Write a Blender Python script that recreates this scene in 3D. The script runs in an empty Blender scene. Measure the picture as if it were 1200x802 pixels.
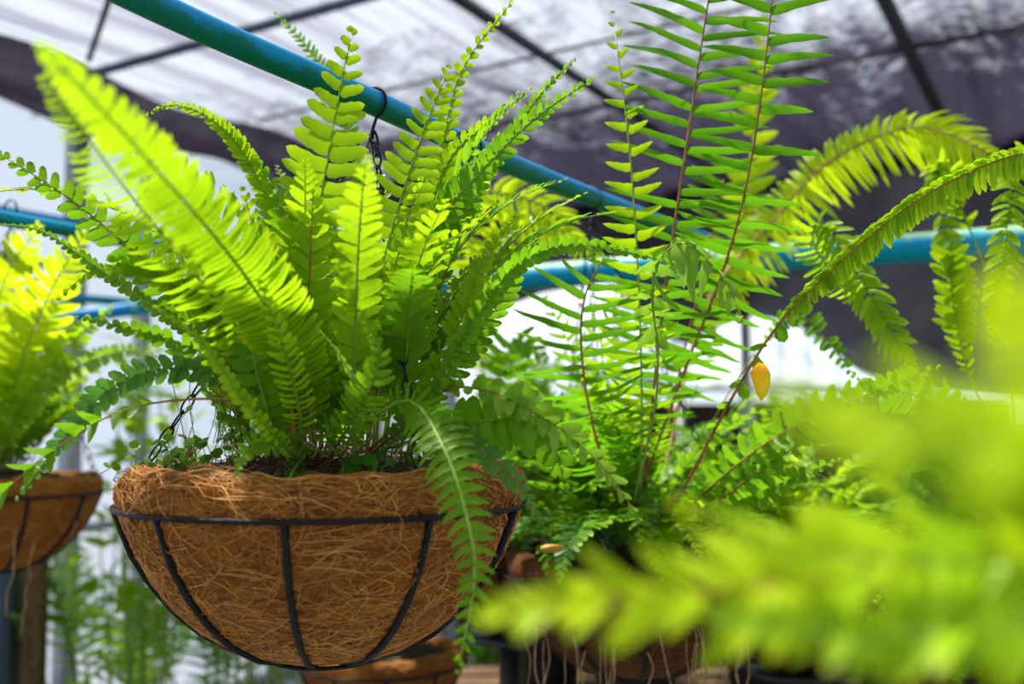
import bpy, math, random
import numpy as np
from mathutils import Vector, Matrix
random.seed(7); RNG = np.random.default_rng(7)
C = bpy.context.scene.collection
SC = bpy.context.scene
# ------------------------------------------------------------------ camera, sky, sun, exposure
FPX = 1300.0; CX, CY = 600.0, 401.0
PITCH = math.atan(87/FPX); CAMZ = 1.6
cam = bpy.data.cameras.new('camera'); camo = bpy.data.objects.new('camera', cam); C.objects.link(camo)
cam.sensor_width = 36; cam.lens = FPX/1200*36; cam.clip_start = .02; cam.clip_end = 200
camo.location = (0, 0, CAMZ); camo.rotation_euler = (math.pi/2+PITCH, 0, 0)
cam.dof.use_dof = True; cam.dof.focus_distance = 1.06; cam.dof.aperture_fstop = 3.6
SC.camera = camo
W = bpy.data.worlds.new('sky'); SC.world = W; W.use_nodes = True
bg = W.node_tree.nodes['Background']; bg.inputs[0].default_value = (.83, .89, 1, 1); bg.inputs[1].default_value = 0.98
sun = bpy.data.lights.new('sun', 'SUN'); sun.energy = 10.0; sun.angle = math.radians(2.5); sun.color = (1, .93, .8)
suno = bpy.data.objects.new('sun', sun); C.objects.link(suno)
suno.rotation_euler = Vector((-.42, .30, 1)).to_track_quat('Z', 'Y').to_euler()
SC.view_settings.view_transform = 'Standard'; SC.view_settings.look = 'None'
SC.view_settings.gamma = 1; SC.view_settings.use_curve_mapping = False; SC.view_settings.exposure = .17
SC.cycles.max_bounces = 8; SC.cycles.transparent_max_bounces = 24; SC.cycles.transmission_bounces = 6
SC.cycles.diffuse_bounces = 5

def P(px, py, Y):
    """point of the place seen in this direction at depth Y"""
    x, y = (px-CX)/FPX, (CY-py)/FPX
    c, s = math.cos(PITCH), math.sin(PITCH)
    d = (x, c - y*s, s + y*c)
    k = Y/d[1]
    return np.array((d[0]*k, Y, CAMZ + d[2]*k))
# house directions: D runs along the house, V across it
D = np.array((.458, .889, 0.)); V = np.array((.889, -.458, 0.)); Z = np.array((0, 0, 1.))
E = np.array((-1.83, 3.97, 0.))
def H(s, t, z): return E + D*s + V*t + Z*z

# ------------------------------------------------------------------ materials
def mat(name):
    m = bpy.data.materials.new(name); m.use_nodes = True
    nt = m.node_tree; nt.nodes.clear()
    out = nt.nodes.new('ShaderNodeOutputMaterial')
    return m, nt, out
def N(nt, t, **kw):
    n = nt.nodes.new('ShaderNode'+t)
    for k, v in kw.items():
        if k.startswith('i_'):
            key = k[2:]; key = int(key) if key.isdigit() else key
            n.inputs[key].default_value = v
        else: setattr(n, k, v)
    return n
def ramp(nt, fac, stops):
    r = nt.nodes.new('ShaderNodeValToRGB'); e = r.color_ramp.elements
    while len(e) < len(stops): e.new(.5)
    for el, (p, c) in zip(e, stops):
        el.position = p; el.color = (*c, 1) if len(c) == 3 else c
    nt.links.new(fac, r.inputs[0]); return r.outputs[0]
def mapped(nt, scale, coord='Object'):
    tc = N(nt, 'TexCoord'); mp = N(nt, 'Mapping'); mp.inputs['Scale'].default_value = scale
    nt.links.new(tc.outputs[coord], mp.inputs[0]); return mp.outputs[0]
def noise(nt, vec, scale, detail=4, rough=.55, dist=0):
    n = N(nt, 'TexNoise'); n.inputs['Scale'].default_value = scale; n.inputs['Detail'].default_value = detail
    n.inputs['Roughness'].default_value = rough; n.inputs['Distortion'].default_value = dist
    nt.links.new(vec, n.inputs['Vector']); return n.outputs['Fac']

def plain(name, stops, scale=20, rough=.6, metal=0, bump=0, stretch=(1, 1, 1), spec=.5):
    m, nt, out = mat(name)
    b = N(nt, 'BsdfPrincipled'); b.inputs['Roughness'].default_value = rough; b.inputs['Metallic'].default_value = metal
    b.inputs['Specular IOR Level'].default_value = spec
    f = noise(nt, mapped(nt, stretch), scale)
    nt.links.new(ramp(nt, f, stops), b.inputs['Base Color'])
    if bump:
        bp = N(nt, 'Bump'); bp.inputs['Strength'].default_value = bump; bp.inputs['Distance'].default_value = .01
        nt.links.new(f, bp.inputs['Height']); nt.links.new(bp.outputs[0], b.inputs['Normal'])
    nt.links.new(b.outputs[0], out.inputs[0]); return m

def leafmat(name, c0, c1, trans, mixf=.5, rough=.42, tip=None):
    """c0..c1: leaf colour from leaflet to leaflet, trans: colour of light let through"""
    m, nt, out = mat(name)
    at = N(nt, 'Attribute', attribute_name='tint'); al = N(nt, 'Attribute', attribute_name='along')
    f = noise(nt, mapped(nt, (1, 1, 1)), 60, 3)
    add = N(nt, 'Math', operation='MULTIPLY_ADD'); nt.links.new(f, add.inputs[0]); add.inputs[1].default_value = .5
    nt.links.new(at.outputs['Fac'], add.inputs[2])
    sb = N(nt, 'Math', operation='SUBTRACT', i_1=.25); nt.links.new(add.outputs[0], sb.inputs[0])
    base = ramp(nt, sb.outputs[0], [(0, c0), (1, c1)])
    if tip:
        mx = N(nt, 'Mix', data_type='RGBA'); r = ramp(nt, al.outputs['Fac'], [(.75, (0, 0, 0)), (1, (1, 1, 1))])
        nt.links.new(r, mx.inputs[0]); nt.links.new(base, mx.inputs[6]); mx.inputs[7].default_value = (*tip, 1)
        base = mx.outputs[2]
    b = N(nt, 'BsdfPrincipled'); b.inputs['Roughness'].default_value = rough; b.inputs['Specular IOR Level'].default_value = .16
    nt.links.new(base, b.inputs['Base Color'])
    t = N(nt, 'BsdfTranslucent')
    mt = N(nt, 'Mix', data_type='RGBA'); mt.inputs[0].default_value = .35
    nt.links.new(base, mt.inputs[7]); mt.inputs[6].default_value = (*trans, 1)
    nt.links.new(mt.outputs[2], t.inputs[0])
    mx = N(nt, 'MixShader'); mx.inputs[0].default_value = mixf
    nt.links.new(b.outputs[0], mx.inputs[1]); nt.links.new(t.outputs[0], mx.inputs[2])
    nt.links.new(mx.outputs[0], out.inputs[0]); return m

M = {}
M['young'] = leafmat('young leaf', (.12, .29, .005), (.31, .50, .008), (.45, .72, .008), .52, tip=(.46, .56, .02))
M['leaf'] = leafmat('fern leaf', (.06, .19, .006), (.17, .36, .010), (.27, .60, .012), .48)
M['deep'] = leafmat('deep green leaf', (.022, .10, .006), (.07, .21, .012), (.12, .38, .012), .42)
M['lime'] = leafmat('lime leaf', (.26, .44, .004), (.46, .64, .008), (.66, .86, .010), .55)
M['pale'] = leafmat('pale green leaf', (.12, .28, .025), (.26, .44, .05), (.3, .6, .03), .4)
M['lance'] = leafmat('narrow leaf', (.035, .15, .004), (.09, .27, .008), (.20, .55, .01), .45)
M['blue'] = leafmat('bluish leaf', (.05, .18, .025), (.13, .31, .05), (.14, .42, .04), .4)
M['yellowleaf'] = leafmat('yellow leaf', (.82, .42, .01), (.95, .6, .02), (1, .6, .01), .5)
M['dryleaf'] = leafmat('dry leaf', (.35, .16, .03), (.6, .38, .06), (.7, .4, .05), .3)
M['stalk_green'] = plain('green stalk', [(.3, (.13, .24, .02)), (.7, (.26, .36, .05))], 40)
M['stalk_red'] = plain('reddish brown stalk', [(.3, (.16, .05, .015)), (.7, (.42, .19, .05))], 40)
M['stalk_pale'] = plain('pale stalk', [(.3, (.20, .34, .04)), (.7, (.34, .48, .08))], 40)
M['twig'] = plain('dry twig', [(.3, (.14, .07, .03)), (.7, (.5, .34, .16))], 60)
M['soil'] = plain('dark soil', [(.3, (.006, .003, .002)), (.55, (.03, .014, .008)), (.8, (.10, .045, .02))], 45, .9, bump=.8)
M['wire'] = plain('black coated wire', [(.3, (.003, .003, .005)), (.7, (.010, .011, .018))], 60, .5, spec=.2)
M['steel'] = plain('dull steel chain', [(.3, (.22, .24, .27)), (.7, (.55, .58, .62))], 80, .4, .6)

def coir_mat(name, k=1.0):
    m, nt, out = mat(name)
    b = N(nt, 'BsdfPrincipled'); b.inputs['Roughness'].default_value = .85; b.inputs['Specular IOR Level'].default_value = .15
    v = mapped(nt, (1, 1, 1))
    f1 = noise(nt, v, 9, 6, .7); f2 = noise(nt, v, 260, 3, .7, 2.0)
    w = N(nt, 'Math', operation='MULTIPLY_ADD', i_1=.5); nt.links.new(f2, w.inputs[0])
    h = N(nt, 'Math', operation='MULTIPLY', i_1=.5); nt.links.new(f1, h.inputs[0]); nt.links.new(h.outputs[0], w.inputs[2])
    col = ramp(nt, w.outputs[0], [(.34, (.04*k, .012*k, .002*k)), (.5, (.25*k, .085*k, .011*k)), (.66, (.46*k, .18*k, .03*k))])
    nt.links.new(col, b.inputs['Base Color'])
    bp = N(nt, 'Bump'); bp.inputs['Strength'].default_value = .8; bp.inputs['Distance'].default_value = .003
    nt.links.new(f2, bp.inputs['Height']); nt.links.new(bp.outputs[0], b.inputs['Normal'])
    nt.links.new(b.outputs[0], out.inputs[0]); return m
M['coir'] = coir_mat('coir', 1.0); M['coir_old'] = coir_mat('old dark coir', .38)
def fibre_mat(name, stops):
    m, nt, out = mat(name)
    at = N(nt, 'Attribute', attribute_name='tint'); b = N(nt, 'BsdfPrincipled'); b.inputs['Roughness'].default_value = .6
    nt.links.new(ramp(nt, at.outputs['Fac'], stops), b.inputs['Base Color']); nt.links.new(b.outputs[0], out.inputs[0]); return m
M['fibre'] = fibre_mat('coir fibre', [(0, (.06, .018, .003)), (.5, (.48, .19, .028)), (1, (.90, .47, .12))])
M['fibre_old'] = fibre_mat('old coir fibre', [(0, (.04, .015, .006)), (.6, (.15, .06, .02)), (1, (.32, .18, .08))])

def pipe_mat(name, blue, green, amt, zlo=0.0):
    m, nt, out = mat(name)
    b = N(nt, 'BsdfPrincipled'); b.inputs['Roughness'].default_value = .45; b.inputs['Specular IOR Level'].default_value = .15
    v = mapped(nt, (1, 1, 1)); f = noise(nt, v, 22, 8, .72)
    g = N(nt, 'NewGeometry'); sp = N(nt, 'SeparateXYZ'); nt.links.new(g.outputs['Normal'], sp.inputs[0])
    # algae film has settled on one side of the pipe
    a = N(nt, 'Math', operation='MULTIPLY_ADD', i_1=amt, i_2=zlo); nt.links.new(sp.outputs['Z'], a.inputs[0])
    s = N(nt, 'Math', operation='ADD'); nt.links.new(a.outputs[0], s.inputs[0]); nt.links.new(f, s.inputs[1])
    f2 = noise(nt, v, 160, 6, .8)
    col = ramp(nt, s.outputs[0], [(.45, blue), (.62, green)])
    mx = N(nt, 'Mix', data_type='RGBA'); r = ramp(nt, f2, [(.62, (0, 0, 0)), (.72, (1, 1, 1))])
    nt.links.new(r, mx.inputs[0]); nt.links.new(col, mx.inputs[6]); mx.inputs[7].default_value = (*[c*1.9+.03 for c in green], 1)
    nt.links.new(mx.outputs[2], b.inputs['Base Color']); nt.links.new(b.outputs[0], out.inputs[0]); return m
M['pipe'] = pipe_mat('blue pipe', (.0, .25, .52), (.002, .15, .12), -.30, .03)
M['pipe_far'] = pipe_mat('weathered blue pipe', (.0, .27, .50), (.24, .42, .22), .34, -.15)
M['pipe_left'] = pipe_mat('blue green pipe', (.0, .26, .42), (.002, .15, .12), -.2, .02)
M['pipe_blue'] = pipe_mat('bright blue pipe', (.0, .24, .60), (.0, .2, .35), -.1, -.1)
M['tube'] = plain('dark blue steel tube', [(.3, (.006, .02, .045)), (.7, (.015, .05, .085))], 30, .4)
M['dark'] = plain('dark purlin', [(.3, (.006, .006, .01)), (.7, (.03, .03, .045))], 30, .7)
M['post'] = plain('galvanised post', [(.3, (.22, .24, .27)), (.7, (.42, .45, .48))], 12, .5, .3)
M['wood'] = plain('weathered wood', [(.3, (.07, .035, .014)), (.7, (.18, .09, .035))], 14, .8, stretch=(6, 6, .6), bump=.3)
M['plank'] = plain('dark brown boards', [(.3, (.012, .005, .004)), (.7, (.06, .022, .014))], 9, .8, stretch=(8, 8, .5), bump=.3)
M['white'] = plain('white panel', [(.3, (.62, .68, .76)), (.7, (.82, .86, .9))], 3, .4)
M['tarp'] = plain('white tarpaulin', [(.3, (.30, .36, .42)), (.7, (.46, .52, .58))], 2.5, .5)
M['black'] = plain('black plastic', [(.3, (.008, .008, .01)), (.7, (.02, .02, .024))], 12, .5)
M['floor'] = plain('damp concrete', [(.3, (.10, .10, .09)), (.7, (.24, .24, .22))], 3, .7, bump=.2)

def sheet_mat(name, clear, streak, dirt, body, lo, hi, tr=.6, blotch=0, ramp_s=None):
    """plastic film or shade net: part holes or clear film, part cloth; dirt lies in streaks along the sheet"""
    m, nt, out = mat(name)
    v = mapped(nt, streak); f = noise(nt, v, 1.0, 6, .62, .6)
    if blotch:
        f2 = noise(nt, mapped(nt, (1, 1, 1)), blotch, 7, .7, .8)
        mxx = N(nt, 'Math', operation='MULTIPLY_ADD', i_1=.55); nt.links.new(f2, mxx.inputs[0])
        h = N(nt, 'Math', operation='MULTIPLY', i_1=.45); nt.links.new(f, h.inputs[0]); nt.links.new(h.outputs[0], mxx.inputs[2]); f = mxx.outputs[0]
    if ramp_s:
        tc = N(nt, 'TexCoord'); sp = N(nt, 'SeparateXYZ'); nt.links.new(tc.outputs['Object'], sp.inputs[0])
        mr = N(nt, 'MapRange'); mr.inputs[1].default_value, mr.inputs[2].default_value, mr.inputs[3].default_value, mr.inputs[4].default_value = ramp_s
        nt.links.new(sp.outputs['X'], mr.inputs[0])
        ad = N(nt, 'Math', operation='ADD'); nt.links.new(f, ad.inputs[0]); nt.links.new(mr.outputs[0], ad.inputs[1]); f = ad.outputs[0]
    a = ramp(nt, f, [(lo, (clear, clear, clear)), (hi, (dirt, dirt, dirt))])
    d = N(nt, 'BsdfDiffuse'); d.inputs[0].default_value = (*body, 1)
    t = N(nt, 'BsdfTranslucent'); t.inputs[0].default_value = (*body, 1)
    mx = N(nt, 'MixShader'); mx.inputs[0].default_value = tr
    nt.links.new(d.outputs[0], mx.inputs[1]); nt.links.new(t.outputs[0], mx.inputs[2])
    tp = N(nt, 'BsdfTransparent'); m2 = N(nt, 'MixShader')
    nt.links.new(a, m2.inputs[0]); nt.links.new(mx.outputs[0], m2.inputs[1]); nt.links.new(tp.outputs[0], m2.inputs[2])
    nt.links.new(m2.outputs[0], out.inputs[0]); return m
M['film'] = sheet_mat('roof film', 1.0, (.45, 9, 1), .34, (.10, .09, .15), .46, .62, .7)
M['net'] = sheet_mat('shade net', .96, (.9, 3.5, 1), .02, (.026, .022, .042), .40, .60, .5, blotch=13, ramp_s=(.3, 2.8, -.10, .24))
M['net_end'] = sheet_mat('hanging shade net', .055, (1.2, .5, 1.2), .006, (.022, .018, .030), .35, .65, .5)
M['net_added'] = sheet_mat('added side net', .45, (1.2, .5, 1.2), .30, (.10, .10, .11), .35, .65, .5)
M['wallfilm'] = sheet_mat('wall film', .30, (1.5, .3, .35), .12, (.40, .47, .60), .3, .7, .6)

# ------------------------------------------------------------------ mesh helpers
def link(name, verts, faces, m, parent=None, smooth=True, attrs=None):
    me = bpy.data.meshes.new(name)
    v = verts.tolist() if isinstance(verts, np.ndarray) else [tuple(map(float, p)) for p in verts]
    f = faces.tolist() if isinstance(faces, np.ndarray) else faces
    me.from_pydata(v, [], f)
    if smooth: me.polygons.foreach_set('use_smooth', [True]*len(me.polygons))
    for k, arr in (attrs or {}).items():
        a = me.attributes.new(k, 'FLOAT', 'POINT'); a.data.foreach_set('value', np.asarray(arr, dtype=np.float32))
    me.materials.append(m); me.update()
    o = bpy.data.objects.new(name, me); C.objects.link(o)
    if parent is not None:
        o.parent = parent; o.matrix_parent_inverse = Matrix.Translation(-Vector(parent.location))
    return o
def tag(o, label=None, cat=None, group=None, kind=None):
    if label: o['label'] = label
    if cat: o['category'] = cat
    if group: o['group'] = group
    if kind: o['kind'] = kind
    return o
def empty(name, loc, label, cat, group=None):
    o = bpy.data.objects.new(name, None); o.location = tuple(map(float, loc)); o.empty_display_size = .05
    C.objects.link(o); return tag(o, label, cat, group)
def nrm(a): return a/(np.linalg.norm(a, axis=-1, keepdims=True)+1e-12)
class MB:
    def __init__(s): s.v = []; s.f = []; s.n = 0; s.t = []
    def add(s, v, f, tint=.5):
        s.v.append(np.asarray(v, float)); s.f += [tuple(i+s.n for i in q) for q in f]; s.n += len(v); s.t.append(np.full(len(v), tint))
    def tube(s, pts, r, k=8, cap=True, tint=.5, closed=False):
        pts = np.asarray(pts, float); n = len(pts)
        r = np.full(n, r) if np.isscalar(r) else np.asarray(r)
        if closed: T = nrm(np.roll(pts, -1, 0)-np.roll(pts, 1, 0))
        else: T = nrm(np.gradient(pts, axis=0))
        ref = np.array((0, 0, 1.)) if abs(T[0][2]) < .9 else np.array((1., 0, 0))
        A = nrm(np.cross(T[0], ref)); V_ = []
        for i in range(n):
            A = nrm(A - T[i]*np.dot(A, T[i])); B = np.cross(T[i], A)
            for j in range(k):
                a = 2*math.pi*j/k; V_.append(pts[i]+r[i]*(math.cos(a)*A+math.sin(a)*B))
        F = []
        for i in range(n if closed else n-1):
            i2 = (i+1) % n
            for j in range(k):
                j2 = (j+1) % k; F.append((i*k+j, i*k+j2, i2*k+j2, i2*k+j))
        if cap and not closed: F += [tuple(range(k))[::-1], tuple((n-1)*k+j for j in range(k))]
        s.add(V_, F, tint)
    def box(s, c, ax, ay, az, tint=.5):
        c = np.asarray(c, float); ax, ay, az = map(np.asarray, (ax, ay, az))
        V_ = [c+a*ax+b*ay+d*az for a in (-1, 1) for b in (-1, 1) for d in (-1, 1)]
        s.add(V_, [(0, 1, 3, 2), (4, 6, 7, 5), (0, 4, 5, 1), (2, 3, 7, 6), (0, 2, 6, 4), (1, 5, 7, 3)], tint)
    def build(s, name, m, parent=None, smooth=True):
        return link(name, np.concatenate(s.v), s.f, m, parent, smooth, {'tint': np.concatenate(s.t)})
def spline(pts, n):
    p = np.asarray(pts, float); m = len(p)
    if m == 2: t = np.linspace(0, 1, n)[:, None]; return p[0]*(1-t)+p[1]*t
    e = np.vstack((2*p[0]-p[1], p, 2*p[-1]-p[-2])); out = []
    seg = np.linspace(0, m-1-1e-9, n)
    for u in seg:
        i = int(u); t = u-i; a, b, c, d = e[i:i+4]
        out.append(.5*((2*b)+(-a+c)*t+(2*a-5*b+4*c-d)*t*t+(-a+3*b-3*c+d)*t**3))
    return np.array(out)

# ------------------------------------------------------------------ fern frond
X9 = np.array([0, .07, .2, .36, .52, .68, .82, .93, 1.])
SHAPE = {'blunt': np.array([.45, .95, 1, .97, .94, .88, .74, .48, .04]),
         'lance': np.array([.5, .9, 1, .93, .84, .7, .5, .28, .03]),
         'round': np.array([.3, .75, 1, 1.1, 1.1, 1.0, .85, .55, .05]),
         'sickle': np.array([.5, 1.0, .95, .85, .75, .62, .45, .25, .02])}
def lenprof(u, kind):
    if kind == 'taper': return np.clip(.55+u*2.2, 0, 1)*np.clip((1-u)**.62*1.25+.05, 0, 1)
    if kind == 'even': return np.clip(.7+u*2, 0, 1)*np.clip((1-u)*5+.15, 0, 1)
    if kind == 'open': return np.clip(.6+u*1.5, 0, 1)
    return np.clip(.35+u*2.6, 0, 1)*np.clip((1-u)*2.4+.08, 0, 1)**.8
def frond(parent, pts, half, sp, leaf='leaf', stalk='stalk_green', face=None, shape='blunt', wr=1.05, fwd=.3, vee=.12, droop=.15,
          sweep=.15, twist=.0, grav=.0, u0=.12, prof='std', jit=.12, r0=.0016, name='frond', rng=None, stalkpart=True, miss=.02, wave=.03, tilt=0.):
    rng = rng or RNG
    n = 60; c = spline(pts, n); seg = np.linalg.norm(np.diff(c, axis=0), axis=1); S_ = np.concatenate(([0], np.cumsum(seg))); L = S_[-1]
    T = nrm(np.gradient(c, axis=0))
    if face is None: f = nrm(np.array((0., 0, CAMZ))-c)      # turned towards the aisle
    elif callable(face): f = np.array([face(i/(n-1)) for i in range(n)])
    else: f = np.tile(np.asarray(face, float), (n, 1))
    Nn = nrm(f-T*np.sum(f*T, 1, keepdims=True)); Sd = np.cross(T, Nn)
    m = max(6, int(L*(1-u0)/sp)); u = np.linspace(u0, .995, m)
    u = np.repeat(u, 2); side = np.tile([1., -1.], m); u = np.clip(u+np.where(side > 0, 0, .35*(1-u0)/m)+rng.normal(0, .08/m, 2*m), 0, .999)
    keep = rng.random(2*m) > miss; u, side = u[keep], side[keep]; k = len(u)
    ip = np.interp; fi = u*L
    g = lambda A: np.stack([ip(fi, S_, A[:, a]) for a in range(3)], 1)
    b, t, nn, sd = g(c), nrm(g(T)), nrm(g(Nn)), nrm(g(Sd))
    ul = (u-u0)/(1-u0)
    Lh = half*lenprof(ul, prof)*(1+rng.normal(0, jit*.5, k)); Wd = .5*sp*wr*np.clip(.35+lenprof(ul, prof)*.7, 0, 1)*(1+rng.normal(0, .06, k))
    fw = fwd+ul**3*.5+rng.normal(0, jit*.6, k); ve = vee+rng.normal(0, jit, k)
    d = nrm((sd*side[:, None]*np.cos(fw)[:, None]+t*np.sin(fw)[:, None])*np.cos(ve)[:, None]+nn*np.sin(ve)[:, None])
    w = nrm(t-d*np.sum(t*d, 1, keepdims=True)); q = np.cross(d, w)*side[:, None]; q = q*np.sign(np.sum(q*nn, 1, keepdims=True)+1e-9)
    tw = twist+rng.normal(0, jit, k)
    w, q = w*np.cos(tw)[:, None]+q*np.sin(tw)[:, None], q*np.cos(tw)[:, None]-w*np.sin(tw)[:, None]
    X = X9; prf = SHAPE[shape]
    wv = wave*np.sin(X[None]*rng.uniform(4, 9, k)[:, None]+rng.uniform(0, 6, k)[:, None])*X[None]
    dr = (droop*(1+rng.normal(0, .35, k)))[:, None]*X[None]**2
    ctr = b[:, None]+(Lh[:, None]*X[None])[..., None]*d[:, None]+(Lh[:, None]*(wv-dr))[..., None]*q[:, None]\
        + (Lh[:, None]*sweep*X[None]**2)[..., None]*t[:, None]
    ctr[..., 2] -= grav*Lh[:, None]*X[None]**1.7
    ser = 1+.07*np.array([0, 0, 1, -1, 1, -1, 1, -1, 0])
    hw = Wd[:, None]*prf[None]*ser[None]; au = np.array([1.25, 1.3, 1.05, 1, 1, 1, 1, 1, 1])
    up_, dn = ctr+(hw*au)[..., None]*w[:, None]+(hw*.22)[..., None]*q[:, None], ctr-hw[..., None]*w[:, None]+(hw*.22)[..., None]*q[:, None]
    vs = np.stack((dn, ctr, up_), 2).reshape(-1, 3)
    r = np.arange(8); base = (np.arange(k)*27)[:, None]
    f1 = np.stack((r*3, r*3+1, r*3+4, r*3+3), 1); f2 = np.stack((r*3+1, r*3+2, r*3+5, r*3+4), 1)
    ff = np.concatenate((f1, f2)); F = (base[:, None]+ff[None]).reshape(-1, 4)
    tint = np.repeat(np.clip(rng.normal(.5, .2, k)+.25*(ul-.4), 0, 1), 27); al = np.tile(np.repeat(X, 3), k)
    o = link(name, vs, F, M[leaf], parent, True, {'tint': tint, 'along': al})
    mb = MB(); cc = c[::3] if n > 20 else c
    mb.tube(cc, np.linspace(r0, r0*.3, len(cc)), 6)
    if stalkpart: mb.build('stalk', M[stalk], o) if parent is None else _stalk(mb, stalk, o)
    else: mb.build('stalk', M[stalk], o)
    return o
def _stalk(mb, stalk, o):
    s = mb.build('stalk', M[stalk]); s.parent = o; return s
def arch(base, az, L, up0, bend, n=7, side=0.):
    """points of a frond that rises and arches over; returns points and its upper-face direction"""
    R = np.array((math.cos(az), math.sin(az), 0.)); S = np.array((-math.sin(az), math.cos(az), 0.)); p = np.array(base, float); pts = [p.copy()]
    for i in range(n):
        u = (i+.5)/n; e = up0-bend*u**1.3
        p = p+(R*math.cos(e)+Z*math.sin(e)+S*side*u)*L/n; pts.append(p.copy())
    def face(u):
        e = up0-bend*u**1.3; return -R*math.sin(e)+Z*math.cos(e)
    return pts, face

# ------------------------------------------------------------------ the house
def ss(name, mb, m, smooth=True): return tag(mb.build(name, M[m], None, smooth), kind='structure')
mb = MB(); mb.box((0, 6, -.05), (12, 0, 0), (0, 14, 0), (0, 0, .05)); ss('floor', mb, 'floor', False)
def sheet(name, s0, s1, t0, t1, zf, m, ns=60, nt_=60, kind=None):
    """sheet in house axes; its own x runs along the house"""
    S, T = np.meshgrid(np.linspace(s0, s1, ns), np.linspace(t0, t1, nt_), indexing='ij')
    v = np.stack((S, T, zf(S, T)), -1).reshape(-1, 3)
    idx = np.arange(ns*nt_).reshape(ns, nt_)
    F = np.stack((idx[:-1, :-1], idx[1:, :-1], idx[1:, 1:], idx[:-1, 1:]), -1).reshape(-1, 4)
    o = link(name, v, F, M[m]); o.matrix_world = Matrix(((D[0], V[0], 0, E[0]), (D[1], V[1], 0, E[1]), (0, 0, 1, 0), (0, 0, 0, 1)))
    if kind: o['kind'] = kind
    return o
EZ = 2.8
def roofz(S, T): return EZ+.06*T+.012*np.sin(T*9)+.006*np.sin(S*3+T*2)
sheet('ceiling', -8, 3.4, -.15, 9, lambda S, T: roofz(S, T)+.04, 'film', kind='structure')
def netz(S, T): return roofz(S, T)-.03-.05*np.abs(np.sin(S*1.9+.4))*np.sin(np.clip(T/6, 0, 1)*3.1)-.02*np.sin(T*11+S*2)
o = sheet('shade_net', .3, 3.4, .3, 9, netz, 'net', 90, 160)
tag(o, 'dark purple shade net spread flat under the far part of the clear roof', 'shade net')
o = sheet('shade_net', -5, 3.2, .03, .50, lambda S, T: roofz(S, T)-.06-.22*np.sin(np.clip((T-.03)/.47, 0, 1)*3.14)**.8*.5-.03*np.sin(S*5), 'net_end', 90, 14)
tag(o, 'strip of bunched dark shade net along the top of the translucent side wall', 'shade net')
# end curtain, gathered in diagonal folds, its lower edge swagged
ns, nh = 130, 40; vs = []
for i in range(ns):
    t = -.35+5.2*i/(ns-1); w0 = H(3.25, t, 0); xx = CX+FPX*w0[0]/w0[1]
    zb = CAMZ+w0[1]*(486-np.interp(xx, [480, 560, 640, 720, 775, 800, 880, 930, 1000, 1060, 1250], [352, 357, 342, 330, 392, 402, 368, 376, 430, 452, 470]))/FPX
    for j in range(nh):
        h = j/(nh-1); zt = EZ+.06*t
        vs.append((3.25+.09*math.sin(t*7+h*5)+.05*math.sin(t*13-h*9), t, zt*(1-h)+zb*h))
idx = np.arange(ns*nh).reshape(ns, nh)
F = np.stack((idx[:-1, :-1], idx[1:, :-1], idx[1:, 1:], idx[:-1, 1:]), -1).reshape(-1, 4)
o = link('shade_curtain', np.array(vs), F, M['net_end'])
o.matrix_world = Matrix(((D[0], V[0], 0, E[0]), (D[1], V[1], 0, E[1]), (0, 0, 1, 0), (0, 0, 0, 1)))
tag(o, 'dark shade cloth hanging in folds across the far end above the white tarpaulin', 'shade cloth')
# side wall of translucent film on posts and rails
o = sheet('wall_left', -5, 3.1, 0, .012, lambda S, T: EZ-.05+0*S, 'wallfilm', 2, 2, 'structure')
bpy.data.objects.remove(o)
S, H_ = np.meshgrid(np.linspace(-5, 3.1, 60), np.linspace(.38, EZ-.05, 20), indexing='ij')
v = np.stack((S, .01*np.sin(S*7+H_*2), H_), -1).reshape(-1, 3); idx = np.arange(1200).reshape(60, 20)
F = np.stack((idx[:-1, :-1], idx[1:, :-1], idx[1:, 1:], idx[:-1, 1:]), -1).reshape(-1, 4)
o = link('wall_left', v, F, M['wallfilm']); o['kind'] = 'structure'
o.matrix_world = Matrix(((D[0], V[0], 0, E[0]), (D[1], V[1], 0, E[1]), (0, 0, 1, 0), (0, 0, 0, 1)))
mb = MB(); mb.box(H(-.95, .0, .2), D*4.05, V*.02, Z*.2); ss('wall_lower', mb, 'white', False)
def curtain_wall(name, a, b):
    L = np.linalg.norm(b-a); dr = (b-a)/L; nn = np.cross(dr, Z); n = 120; rows = []
    for i in range(n):
        p = a+dr*L*i/(n-1); w = .05*math.sin(i*.9)+.03*math.sin(i*2.3)
        for j in range(8): rows.append(p+nn*w+Z*(3.4*j/7))
    idx = np.arange(n*8).reshape(n, 8); F = np.stack((idx[:-1, :-1], idx[1:, :-1], idx[1:, 1:], idx[:-1, 1:]), -1).reshape(-1, 4)
    o = link(name, np.array(rows), F, M['net_added']); o['kind'] = 'structure'
curtain_wall('added_wall_right', H(-8, 9, 0), H(3.3, 9, 0)); curtain_wall('added_wall_back', H(-8, 0, 0), H(-8, 9, 0))  # unseen net walls, added to dim the open sides so light comes from above
k = 1
for s, w_ in ((-1.4, .04), (.27, .036), (.62, .018), (1.5, .036), (2.3, .03), (3.08, .05)):
    mb = MB(); mb.box(H(s, .05, EZ/2), D*w_, V*.025, Z*EZ/2); ss('trim_%d' % k, mb, 'post', False); k += 1
for z, r in ((EZ-.02, .03), (2.16, .018), (.40, .03), (1.18, .02)):
    mb = MB(); mb.tube([H(-5, .06, z), H(3.1, .06, z)], r, 10); ss('trim_%d' % k, mb, 'tube' if z > 2.5 else 'post'); k += 1
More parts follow.
